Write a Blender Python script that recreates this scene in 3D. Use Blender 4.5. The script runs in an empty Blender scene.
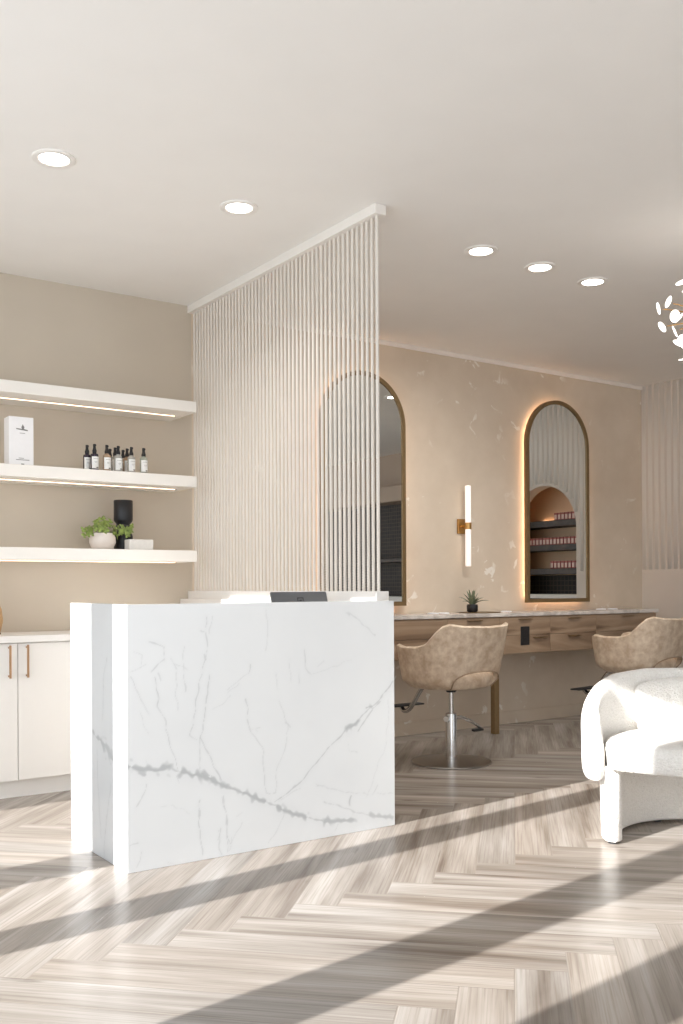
import bpy, bmesh, math, random
import numpy as np
from mathutils import Vector, Matrix
random.seed(7)
rng = np.random.default_rng(7)
PI = math.pi
S = bpy.context.scene
COL = S.collection

# ------------------------------------------------------------------ helpers
def nm(name):
    m = bpy.data.materials.new(name); m.use_nodes = True
    nt = m.node_tree
    b = next(n for n in nt.nodes if n.type == 'BSDF_PRINCIPLED')
    return m, nt, b
def lin(c):
    return tuple((x/12.92 if x <= .04045 else ((x+.055)/1.055)**2.4) for x in [k/255 for k in c]) + (1,)
def plain(name, rgb, rough=.5, metal=0., bump=0., scale=200., var=0., emis=None, es=0., coat=0., detail=3):
    """principled material with a little procedural variation and relief"""
    m, nt, b = nm(name)
    b.inputs['Roughness'].default_value = rough
    b.inputs['Metallic'].default_value = metal
    if coat: b.inputs['Coat Weight'].default_value = coat
    L = nt.links
    tc = nt.nodes.new('ShaderNodeTexCoord')
    n = nt.nodes.new('ShaderNodeTexNoise'); n.inputs['Scale'].default_value = scale; n.inputs['Detail'].default_value = detail
    L.new(tc.outputs['Object'], n.inputs['Vector'])
    c = lin(rgb)
    r = nt.nodes.new('ShaderNodeValToRGB')
    r.color_ramp.elements[0].position = .3; r.color_ramp.elements[1].position = .7
    r.color_ramp.elements[0].color = tuple(x*(1-var) for x in c[:3])+(1,)
    r.color_ramp.elements[1].color = tuple(min(1, x*(1+var)) for x in c[:3])+(1,)
    L.new(n.outputs['Fac'], r.inputs['Fac']); L.new(r.outputs['Color'], b.inputs['Base Color'])
    if bump:
        bp = nt.nodes.new('ShaderNodeBump'); bp.inputs['Strength'].default_value = bump; bp.inputs['Distance'].default_value = .01
        L.new(n.outputs['Fac'], bp.inputs['Height']); L.new(bp.outputs['Normal'], b.inputs['Normal'])
    if emis:
        b.inputs['Emission Color'].default_value = lin(emis); b.inputs['Emission Strength'].default_value = es
    return m

def link(o, parent=None):
    COL.objects.link(o)
    if parent is not None: o.parent = parent
    return o
def obj(name, bm, mat, parent=None, smooth=False, loc=None):
    bmesh.ops.recalc_face_normals(bm, faces=bm.faces[:])
    me = bpy.data.meshes.new(name); bm.to_mesh(me); bm.free()
    for mm in (mat if isinstance(mat, (list, tuple)) else [mat]): me.materials.append(mm)
    if smooth:
        me.polygons.foreach_set('use_smooth', [True]*len(me.polygons))
        if smooth != 'all': me.set_sharp_from_angle(angle=math.radians(40))
    o = bpy.data.objects.new(name, me)
    if loc: o.location = loc
    return link(o, parent)
def tag(o, label, cat, group=None, kind=None):
    o['label'] = label; o['category'] = cat
    if group: o['group'] = group
    if kind: o['kind'] = kind
    return o
def thing(name, label, cat, loc=(0, 0, 0), rz=0, group=None):
    o = bpy.data.objects.new(name, None); o.empty_display_size = .1
    o.location = loc; o.rotation_euler = (0, 0, rz); link(o)
    return tag(o, label, cat, group)
def struct(o):
    o['kind'] = 'structure'; return o
def B(): return bmesh.new()
def box(bm, x0, x1, y0, y1, z0, z1, bev=0, seg=2):
    g = bmesh.ops.create_cube(bm, size=1)
    vs = g['verts']
    bmesh.ops.scale(bm, vec=(x1-x0, y1-y0, z1-z0), verts=vs)
    bmesh.ops.translate(bm, vec=((x0+x1)/2, (y0+y1)/2, (z0+z1)/2), verts=vs)
    if bev:
        es = list({e for v in vs for e in v.link_edges})
        bmesh.ops.bevel(bm, geom=es, offset=bev, segments=seg, profile=.5, affect='EDGES')
    return bm
def loft(bm, rings, close=True, cap0=True, cap1=True):
    """rings: list of lists of points (same count)"""
    vv = [[bm.verts.new(p) for p in r] for r in rings]
    n = len(vv[0])
    for a, b in zip(vv, vv[1:]):
        for i in range(n if close else n-1):
            j = (i+1) % n
            bm.faces.new((a[i], a[j], b[j], b[i]))
    if cap0: bm.faces.new(vv[0][::-1])
    if cap1: bm.faces.new(vv[-1])
    return vv
def lathe(bm, prof, n=32, c=(0, 0, 0)):
    """prof: (r,z) list, bottom to top"""
    rings = [[(c[0]+r*math.cos(2*PI*i/n), c[1]+r*math.sin(2*PI*i/n), c[2]+z) for i in range(n)] for r, z in prof]
    loft(bm, rings); return bm
def tube(bm, pts, r, n=10, caps=True):
    pts = [Vector(p) for p in pts]; rings = []
    up = None
    for i, p in enumerate(pts):
        d = (pts[min(i+1, len(pts)-1)]-pts[max(i-1, 0)]).normalized()
        if up is None:
            up = Vector((0, 0, 1)) if abs(d.z) < .9 else Vector((1, 0, 0))
        a = d.cross(up).normalized(); b = a.cross(d).normalized(); up = b
        rr = r[i] if isinstance(r, (list, tuple)) else r
        rings.append([p+a*rr*math.cos(2*PI*k/n)+b*rr*math.sin(2*PI*k/n) for k in range(n)])
    loft(bm, rings, True, caps, caps); return bm
def bez(p0, p1, p2, p3, n=12):
    p0, p1, p2, p3 = map(Vector, (p0, p1, p2, p3))
    return [p0*(1-t)**3+p1*3*t*(1-t)**2+p2*3*t*t*(1-t)+p3*t**3 for t in [i/n for i in range(n+1)]]
def ss(a, b, x):
    t = max(0, min(1, (x-a)/(b-a))); return t*t*(3-2*t)
def interp(x, xs, ys): return float(np.interp(x, xs, ys))

# ------------------------------------------------------------------ materials
def mat_floor():
    m, nt, b = nm('herringbone_oak'); L = nt.links; N = nt.nodes.new
    uv = N('ShaderNodeUVMap'); uv.uv_map = 'plank'
    at = N('ShaderNodeAttribute'); at.attribute_name = 'tint'
    mp = N('ShaderNodeMapping'); mp.inputs['Scale'].default_value = (.9, 10, 1)
    L.new(uv.outputs['UV'], mp.inputs['Vector'])
    n1 = N('ShaderNodeTexNoise'); n1.inputs['Scale'].default_value = 1.0; n1.inputs['Detail'].default_value = 5; n1.inputs['Distortion'].default_value = .25
    L.new(mp.outputs['Vector'], n1.inputs['Vector'])
    mp2 = N('ShaderNodeMapping'); mp2.inputs['Scale'].default_value = (2.2, 130, 1)
    L.new(uv.outputs['UV'], mp2.inputs['Vector'])
    n2 = N('ShaderNodeTexNoise'); n2.inputs['Scale'].default_value = 1.0; n2.inputs['Detail'].default_value = 5
    L.new(mp2.outputs['Vector'], n2.inputs['Vector'])
    r = N('ShaderNodeValToRGB'); e = r.color_ramp.elements
    e[0].position = .26; e[0].color = lin((110, 98, 89)); e[1].position = .74; e[1].color = lin((183, 177, 170))
    k = e.new(.42); k.color = lin((145, 136, 127)); k = e.new(.55); k.color = lin((163, 155, 147))
    L.new(n1.outputs['Fac'], r.inputs['Fac'])
    # tint from plank to plank
    mx = N('ShaderNodeMix'); mx.data_type = 'RGBA'; mx.blend_type = 'MULTIPLY'; mx.inputs['Factor'].default_value = 1
    L.new(r.outputs['Color'], mx.inputs['A']); L.new(at.outputs['Color'], mx.inputs['B'])
    # fine pores
    r2 = N('ShaderNodeValToRGB'); r2.color_ramp.elements[0].position = .3; r2.color_ramp.elements[0].color = (.70, .67, .64, 1)
    r2.color_ramp.elements[1].position = .55; r2.color_ramp.elements[1].color = (1, 1, 1, 1)
    L.new(n2.outputs['Fac'], r2.inputs['Fac'])
    mx2 = N('ShaderNodeMix'); mx2.data_type = 'RGBA'; mx2.blend_type = 'MULTIPLY'; mx2.inputs['Factor'].default_value = .8
    L.new(mx.outputs['Result'], mx2.inputs['A']); L.new(r2.outputs['Color'], mx2.inputs['B'])
    # knots
    mp3 = N('ShaderNodeMapping'); mp3.inputs['Scale'].default_value = (2.0, 7.5, 1)
    L.new(uv.outputs['UV'], mp3.inputs['Vector'])
    v = N('ShaderNodeTexVoronoi'); v.inputs['Scale'].default_value = 1.0
    L.new(mp3.outputs['Vector'], v.inputs['Vector'])
    nk = N('ShaderNodeTexNoise'); nk.inputs['Scale'].default_value = 9; L.new(mp3.outputs['Vector'], nk.inputs['Vector'])
    ad = N('ShaderNodeMath'); ad.operation = 'MULTIPLY_ADD'; ad.inputs[1].default_value = .16; L.new(nk.outputs['Fac'], ad.inputs[0]); L.new(v.outputs['Distance'], ad.inputs[2])
    sel = N('ShaderNodeSeparateColor'); L.new(v.outputs['Color'], sel.inputs['Color'])
    gt = N('ShaderNodeMath'); gt.operation = 'GREATER_THAN'; gt.inputs[1].default_value = .66; L.new(sel.outputs['Red'], gt.inputs[0])
    kr = N('ShaderNodeMapRange'); kr.inputs['From Min'].default_value = .10; kr.inputs['From Max'].default_value = .27; kr.inputs['To Min'].default_value = .75; kr.inputs['To Max'].default_value = 0
    L.new(ad.outputs[0], kr.inputs['Value'])
    km = N('ShaderNodeMath'); km.operation = 'MULTIPLY'; L.new(kr.outputs['Result'], km.inputs[0]); L.new(gt.outputs[0], km.inputs[1])
    mx3 = N('ShaderNodeMix'); mx3.data_type = 'RGBA'; mx3.inputs['B'].default_value = lin((84, 72, 63))
    L.new(km.outputs[0], mx3.inputs['Factor']); L.new(mx2.outputs['Result'], mx3.inputs['A'])
    # joints: distance to the plank's edge kept in a second map
    uv2 = N('ShaderNodeUVMap'); uv2.uv_map = 'edge'
    sx = N('ShaderNodeSeparateXYZ'); L.new(uv2.outputs['UV'], sx.inputs[0])
    mn = N('ShaderNodeMath'); mn.operation = 'MINIMUM'; 
    def tri(o, ln):
        s = N('ShaderNodeMath'); s.operation = 'SUBTRACT'; s.inputs[0].default_value = ln; L.new(o, s.inputs[1])
        q = N('ShaderNodeMath'); q.operation = 'MINIMUM'; L.new(o, q.inputs[0]); L.new(s.outputs[0], q.inputs[1]); return q.outputs[0]
    L.new(tri(sx.outputs['X'], PL), mn.inputs[0]); L.new(tri(sx.outputs['Y'], PW), mn.inputs[1])
    jr = N('ShaderNodeMapRange'); jr.inputs['From Min'].default_value = .0008; jr.inputs['From Max'].default_value = .0035; L.new(mn.outputs[0], jr.inputs['Value'])
    mx4 = N('ShaderNodeMix'); mx4.data_type = 'RGBA'; mx4.inputs['A'].default_value = lin((146, 137, 128))
    L.new(jr.outputs['Result'], mx4.inputs['Factor']); L.new(mx3.outputs['Result'], mx4.inputs['B'])
    L.new(mx4.outputs['Result'], b.inputs['Base Color'])
    b.inputs['Roughness'].default_value = .27
    b.inputs['Specular IOR Level'].default_value = .4
    bp = N('ShaderNodeBump'); bp.inputs['Strength'].default_value = .25; bp.inputs['Distance'].default_value = .003
    L.new(jr.outputs['Result'], bp.inputs['Height']); L.new(bp.outputs['Normal'], b.inputs['Normal'])
    return m

def mat_plaster():
    m, nt, b = nm('limewash_plaster'); L = nt.links; N = nt.nodes.new
    tc = N('ShaderNodeTexCoord')
    n = N('ShaderNodeTexNoise'); n.inputs['Scale'].default_value = 1.6; n.inputs['Detail'].default_value = 7; n.inputs['Roughness'].default_value = .6
    L.new(tc.outputs['Object'], n.inputs['Vector'])
    r = N('ShaderNodeValToRGB'); e = r.color_ramp.elements
    e[0].position = .3; e[0].color = lin((211, 194, 173)); e[1].position = .7; e[1].color = lin((226, 211, 192))
    L.new(n.outputs['Fac'], r.inputs['Fac'])
    # pale trowel flecks in loose drifts
    n2 = N('ShaderNodeTexNoise'); n2.inputs['Scale'].default_value = 7.5; n2.inputs['Detail'].default_value = 5; n2.inputs['Distortion'].default_value = .8
    L.new(tc.outputs['Object'], n2.inputs['Vector'])
    r2 = N('ShaderNodeMapRange'); r2.inputs['From Min'].default_value = .625; r2.inputs['From Max'].default_value = .665
    L.new(n2.outputs['Fac'], r2.inputs['Value'])
    n3 = N('ShaderNodeTexNoise'); n3.inputs['Scale'].default_value = 1.9; n3.inputs['Detail'].default_value = 2
    L.new(tc.outputs['Object'], n3.inputs['Vector'])
    r3 = N('ShaderNodeMapRange'); r3.inputs['From Min'].default_value = .46; r3.inputs['From Max'].default_value = .58; r3.inputs['To Max'].default_value = .85
    L.new(n3.outputs['Fac'], r3.inputs['Value'])
    mu = N('ShaderNodeMath'); mu.operation = 'MULTIPLY'; L.new(r2.outputs['Result'], mu.inputs[0]); L.new(r3.outputs['Result'], mu.inputs[1])
    mx = N('ShaderNodeMix'); mx.data_type = 'RGBA'; mx.inputs['B'].default_value = lin((246, 240, 230))
    L.new(mu.outputs[0], mx.inputs['Factor']); L.new(r.outputs['Color'], mx.inputs['A'])
    L.new(mx.outputs['Result'], b.inputs['Base Color'])
    b.inputs['Roughness'].default_value = .75
    bp = N('ShaderNodeBump'); bp.inputs['Strength'].default_value = .15; bp.inputs['Distance'].default_value = .01
    L.new(n.outputs['Fac'], bp.inputs['Height']); L.new(bp.outputs['Normal'], b.inputs['Normal'])
    return m

def mat_marble():
    m, nt, b = nm('veined_marble'); L = nt.links; N = nt.nodes.new
    at = N('ShaderNodeAttribute'); at.attribute_name = 'vein'
    tc = N('ShaderNodeTexCoord')
    n = N('ShaderNodeTexNoise'); n.inputs['Scale'].default_value = 3; n.inputs['Detail'].default_value = 5
    L.new(tc.outputs['Object'], n.inputs['Vector'])
    r = N('ShaderNodeValToRGB'); r.color_ramp.elements[0].color = lin((205, 207, 209)); r.color_ramp.elements[1].color = lin((215, 217, 218))
    L.new(n.outputs['Fac'], r.inputs['Fac'])
    mx = N('ShaderNodeMix'); mx.data_type = 'RGBA'; mx.inputs['B'].default_value = lin((112, 116, 122))
    L.new(at.outputs['Fac'], mx.inputs['Factor']); L.new(r.outputs['Color'], mx.inputs['A'])
    L.new(mx.outputs['Result'], b.inputs['Base Color'])
    b.inputs['Roughness'].default_value = .22; b.inputs['Specular IOR Level'].default_value = .35
    return m
def mat_quartz():
    m, nt, b = nm('pale_quartz'); L = nt.links; N = nt.nodes.new
    tc = N('ShaderNodeTexCoord')
    n = N('ShaderNodeTexNoise'); n.inputs['Scale'].default_value = 5; n.inputs['Detail'].default_value = 8; n.inputs['Distortion'].default_value = 1.2
    L.new(tc.outputs['Object'], n.inputs['Vector'])
    r = N('ShaderNodeValToRGB'); e = r.color_ramp.elements
    e[0].position = .38; e[0].color = lin((188, 178, 170)); e[1].position = .6; e[1].color = lin((226, 218, 210))
    L.new(n.outputs['Fac'], r.inputs['Fac']); L.new(r.outputs['Color'], b.inputs['Base Color'])
    b.inputs['Roughness'].default_value = .25
    return m
def mat_grain(name, c0, c1, c2, sc=(.8, 5, 7)):
    m, nt, b = nm(name); L = nt.links; N = nt.nodes.new
    tc = N('ShaderNodeTexCoord'); mp = N('ShaderNodeMapping'); mp.inputs['Scale'].default_value = sc
    L.new(tc.outputs['Object'], mp.inputs['Vector'])
    n = N('ShaderNodeTexNoise'); n.inputs['Scale'].default_value = 1.1; n.inputs['Detail'].default_value = 6; n.inputs['Distortion'].default_value = 1.1
    L.new(mp.outputs['Vector'], n.inputs['Vector'])
    r = N('ShaderNodeValToRGB'); e = r.color_ramp.elements
    e[0].position = .3; e[0].color = lin(c0); e[1].position = .7; e[1].color = lin(c2); k = e.new(.5); k.color = lin(c1)
    L.new(n.outputs['Fac'], r.inputs['Fac']); L.new(r.outputs['Color'], b.inputs['Base Color'])
    b.inputs['Roughness'].default_value = .5
    return m
def mat_boucle():
    m, nt, b = nm('white_boucle'); L = nt.links; N = nt.nodes.new
    tc = N('ShaderNodeTexCoord')
    v = N('ShaderNodeTexVoronoi'); v.inputs['Scale'].default_value = 110
    n = N('ShaderNodeTexNoise'); n.inputs['Scale'].default_value = 60; n.inputs['Detail'].default_value = 4
    L.new(tc.outputs['Object'], n.inputs['Vector'])
    mxv = N('ShaderNodeMix'); mxv.data_type = 'VECTOR'; mxv.inputs['Factor'].default_value = .03
    L.new(tc.outputs['Object'], mxv.inputs['A']); L.new(n.outputs['Color'], mxv.inputs['B']); L.new(mxv.outputs['Result'], v.inputs['Vector'])
    r = N('ShaderNodeValToRGB'); r.color_ramp.elements[0].color = lin((246, 243, 238)); r.color_ramp.elements[1].color = lin((232, 228, 222))
    L.new(v.outputs['Distance'], r.inputs['Fac']); L.new(r.outputs['Color'], b.inputs['Base Color'])
    b.inputs['Roughness'].default_value = .95; b.inputs['Sheen Weight'].default_value = .2
    bp = N('ShaderNodeBump'); bp.inputs['Strength'].default_value = .55; bp.inputs['Distance'].default_value = .012; bp.invert = True
    L.new(v.outputs['Distance'], bp.inputs['Height']); L.new(bp.outputs['Normal'], b.inputs['Normal'])
    return m
def mat_leather():
    m, nt, b = nm('tan_leather'); L = nt.links; N = nt.nodes.new
    tc = N('ShaderNodeTexCoord')
    n = N('ShaderNodeTexNoise'); n.inputs['Scale'].default_value = 17; n.inputs['Detail'].default_value = 5; n.inputs['Roughness'].default_value = .6
    L.new(tc.outputs['Object'], n.inputs['Vector'])
    r = N('ShaderNodeValToRGB'); e = r.color_ramp.elements
    e[0].position = .36; e[0].color = lin((192, 167, 142)); e[1].position = .66; e[1].color = lin((224, 206, 184))
    L.new(n.outputs['Fac'], r.inputs['Fac']); L.new(r.outputs['Color'], b.inputs['Base Color'])
    b.inputs['Roughness'].default_value = .5
    n2 = N('ShaderNodeTexNoise'); n2.inputs['Scale'].default_value = 180; L.new(tc.outputs['Object'], n2.inputs['Vector'])
    bp = N('ShaderNodeBump'); bp.inputs['Strength'].default_value = .1; bp.inputs['Distance'].default_value = .004
    L.new(n2.outputs['Fac'], bp.inputs['Height']); L.new(bp.outputs['Normal'], b.inputs['Normal'])
    return m
def mat_tile():
    m, nt, b = nm('dark_grid_tile'); L = nt.links; N = nt.nodes.new
    tc = N('ShaderNodeTexCoord'); mp = N('ShaderNodeMapping'); mp.inputs['Rotation'].default_value = (0, PI/2, 0)
    sp = N('ShaderNodeSeparateXYZ'); L.new(tc.outputs['Object'], sp.inputs[0])
    cb = N('ShaderNodeCombineXYZ'); L.new(sp.outputs['Y'], cb.inputs['X']); L.new(sp.outputs['Z'], cb.inputs['Y'])
    br = N('ShaderNodeTexBrick'); br.offset = 0; br.inputs['Scale'].default_value = 1
    br.inputs['Brick Width'].default_value = .055; br.inputs['Row Height'].default_value = .055; br.inputs['Mortar Size'].default_value = .005
    br.inputs['Color1'].default_value = lin((44, 40, 38)); br.inputs['Color2'].default_value = lin((58, 51, 47)); br.inputs['Mortar'].default_value = lin((84, 72, 62))
    L.new(cb.outputs[0], br.inputs['Vector']); L.new(br.outputs['Color'], b.inputs['Base Color'])
    b.inputs['Roughness'].default_value = .7
    return m
def mat_label():
    m, nt, b = nm('printed_label'); L = nt.links; N = nt.nodes.new
    tc = N('ShaderNodeTexCoord'); sp = N('ShaderNodeSeparateXYZ'); L.new(tc.outputs['Object'], sp.inputs[0])
    tot = None
    for x0, x1, z0, z1 in ((.003, .018, .021, .027), (-.014, .016, .078, .0797), (-.009, .011, .060, .0612), (-.006, .009, .054, .0552)):
        prev = None
        for axis, lo, hi in (('X', x0, x1), ('Z', z0, z1)):
            c = N('ShaderNodeMath'); c.operation = 'COMPARE'; c.inputs[1].default_value = (lo+hi)/2; c.inputs[2].default_value = (hi-lo)/2
            L.new(sp.outputs[axis], c.inputs[0])
            if prev is None: prev = c.outputs[0]
            else:
                q = N('ShaderNodeMath'); q.operation = 'MULTIPLY'; L.new(prev, q.inputs[0]); L.new(c.outputs[0], q.inputs[1]); prev = q.outputs[0]
        if tot is None: tot = prev
        else:
            q = N('ShaderNodeMath'); q.operation = 'MAXIMUM'; L.new(tot, q.inputs[0]); L.new(prev, q.inputs[1]); tot = q.outputs[0]
    mx = N('ShaderNodeMix'); mx.data_type = 'RGBA'; mx.inputs['A'].default_value = lin((240, 240, 238)); mx.inputs['B'].default_value = lin((60, 58, 58))
    L.new(tot, mx.inputs['Factor']); L.new(mx.outputs['Result'], b.inputs['Base Color']); b.inputs['Roughness'].default_value = .5
    return m
def glassy(name, rgb, rough=.05):
    m, nt, b = nm(name)
    b.inputs['Base Color'].default_value = lin(rgb); b.inputs['Roughness'].default_value = rough
    b.inputs['Transmission Weight'].default_value = .55; b.inputs['IOR'].default_value = 1.45
    return m

PW, PL = .1645, 1.316
M = dict(
    floor=mat_floor(), plaster=mat_plaster(), marble=mat_marble(), quartz=mat_quartz(), boucle=mat_boucle(), leather=mat_leather(), tile=mat_tile(),
    taupe=plain('taupe_paint', (205, 194, 178), .45, var=.02, scale=3, bump=.02),
    ceiling=plain('ceiling_paint', (242, 240, 237), .8, var=.01, scale=4),
    wall=plain('warm_grey_paint', (222, 213, 203), .7, var=.015, scale=4),
    white=plain('white_lacquer', (240, 237, 233), .35, var=.006, scale=5),
    shelf=plain('white_shelf_paint', (242, 238, 232), .5, var=.006, scale=5),
    trim=plain('cream_trim', (246, 238, 230), .6, var=.01, scale=5),
    rope=plain('cotton_rope', (231, 224, 215), .9, var=.04, scale=300, bump=.1),
    brass=plain('aged_brass', (142, 118, 84), .45, .6, var=.05, scale=30),
    gold=plain('satin_gold', (196, 152, 92), .3, .9, var=.03, scale=40),
    rose=plain('satin_rose_gold', (196, 158, 124), .35, .85, var=.03, scale=40),
    chrome=plain('polished_chrome', (222, 222, 222), .16, 1, var=.02, scale=20),
    steel=plain('brushed_steel', (176, 172, 168), .28, 1, var=.05, scale=60),
    mirror=plain('mirror_glass', (236, 238, 236), .01, 1),
    walnut=mat_grain('hickory_veneer', (112, 88, 68), (158, 133, 109), (184, 162, 138)),
    darkwood=mat_grain('dark_stained_wood', (52, 42, 35), (70, 57, 48), (88, 72, 60)),
    black=plain('matt_black', (34, 34, 36), .5, var=.08, scale=60),
    blackvase=plain('black_ceramic', (30, 30, 33), .4, var=.05, scale=60),
    grey=plain('dark_grey_plastic', (92, 93, 96), .4, var=.03, scale=60),
    ink=plain('grey_ink', (120, 118, 116), .6), dkink=plain('black_ink', (50, 48, 48), .6),
    paper=plain('white_card', (240, 239, 240), .55, var=.01, scale=30),
    stone=plain('pale_stone', (226, 222, 216), .6, var=.03, scale=40, bump=.05),
    pot=plain('blush_ceramic', (224, 214, 206), .45, var=.02, scale=20),
    leaf=plain('fresh_green_leaf', (128, 146, 72), .45, var=.3, scale=30),
    leaf2=plain('grey_green_leaf', (122, 130, 104), .5, var=.25, scale=40),
    stem=plain('green_stem', (128, 138, 84), .6), soil=plain('potting_soil', (70, 56, 44), .9, var=.2, scale=80, bump=.3),
    wicker=plain('tan_woven', (186, 150, 106), .7, var=.15, scale=90, bump=.3),
    amber=glassy('clear_amber_glass', (226, 196, 164)), clear=glassy('clear_glass', (232, 232, 224)), green=glassy('clear_green_glass', (214, 222, 208)),
    violet=plain('violet_black_glass', (40, 32, 48), .12, coat=.4),
    niche=plain('niche_paint', (240, 206, 172), .7, var=.02, scale=5),
    lamp=plain('lamp_diffuser', (255, 250, 244), .5, emis=(255, 246, 236), es=9),
    led=plain('warm_led', (255, 214, 176), .5, emis=(255, 222, 190), es=4),
    halo=plain('amber_led', (255, 190, 120), .5, emis=(255, 214, 174), es=7),
    tubeglow=plain('opal_glass', (244, 238, 234), .4, emis=(255, 244, 236), es=.45),
    disc=plain('frosted_disc', (246, 244, 242), .35, emis=(255, 246, 236), es=2.2),
    rib=plain('pale_rib_paint', (233, 227, 219), .6, var=.01, scale=5),
    alcove=plain('alcove_paint', (178, 158, 140), .7, var=.015, scale=4),
    label=mat_label(),
    boxred=plain('rose_red_card', (168, 92, 84), .5), boxtop=plain('pale_pink_card', (226, 196, 184), .5),
)

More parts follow.
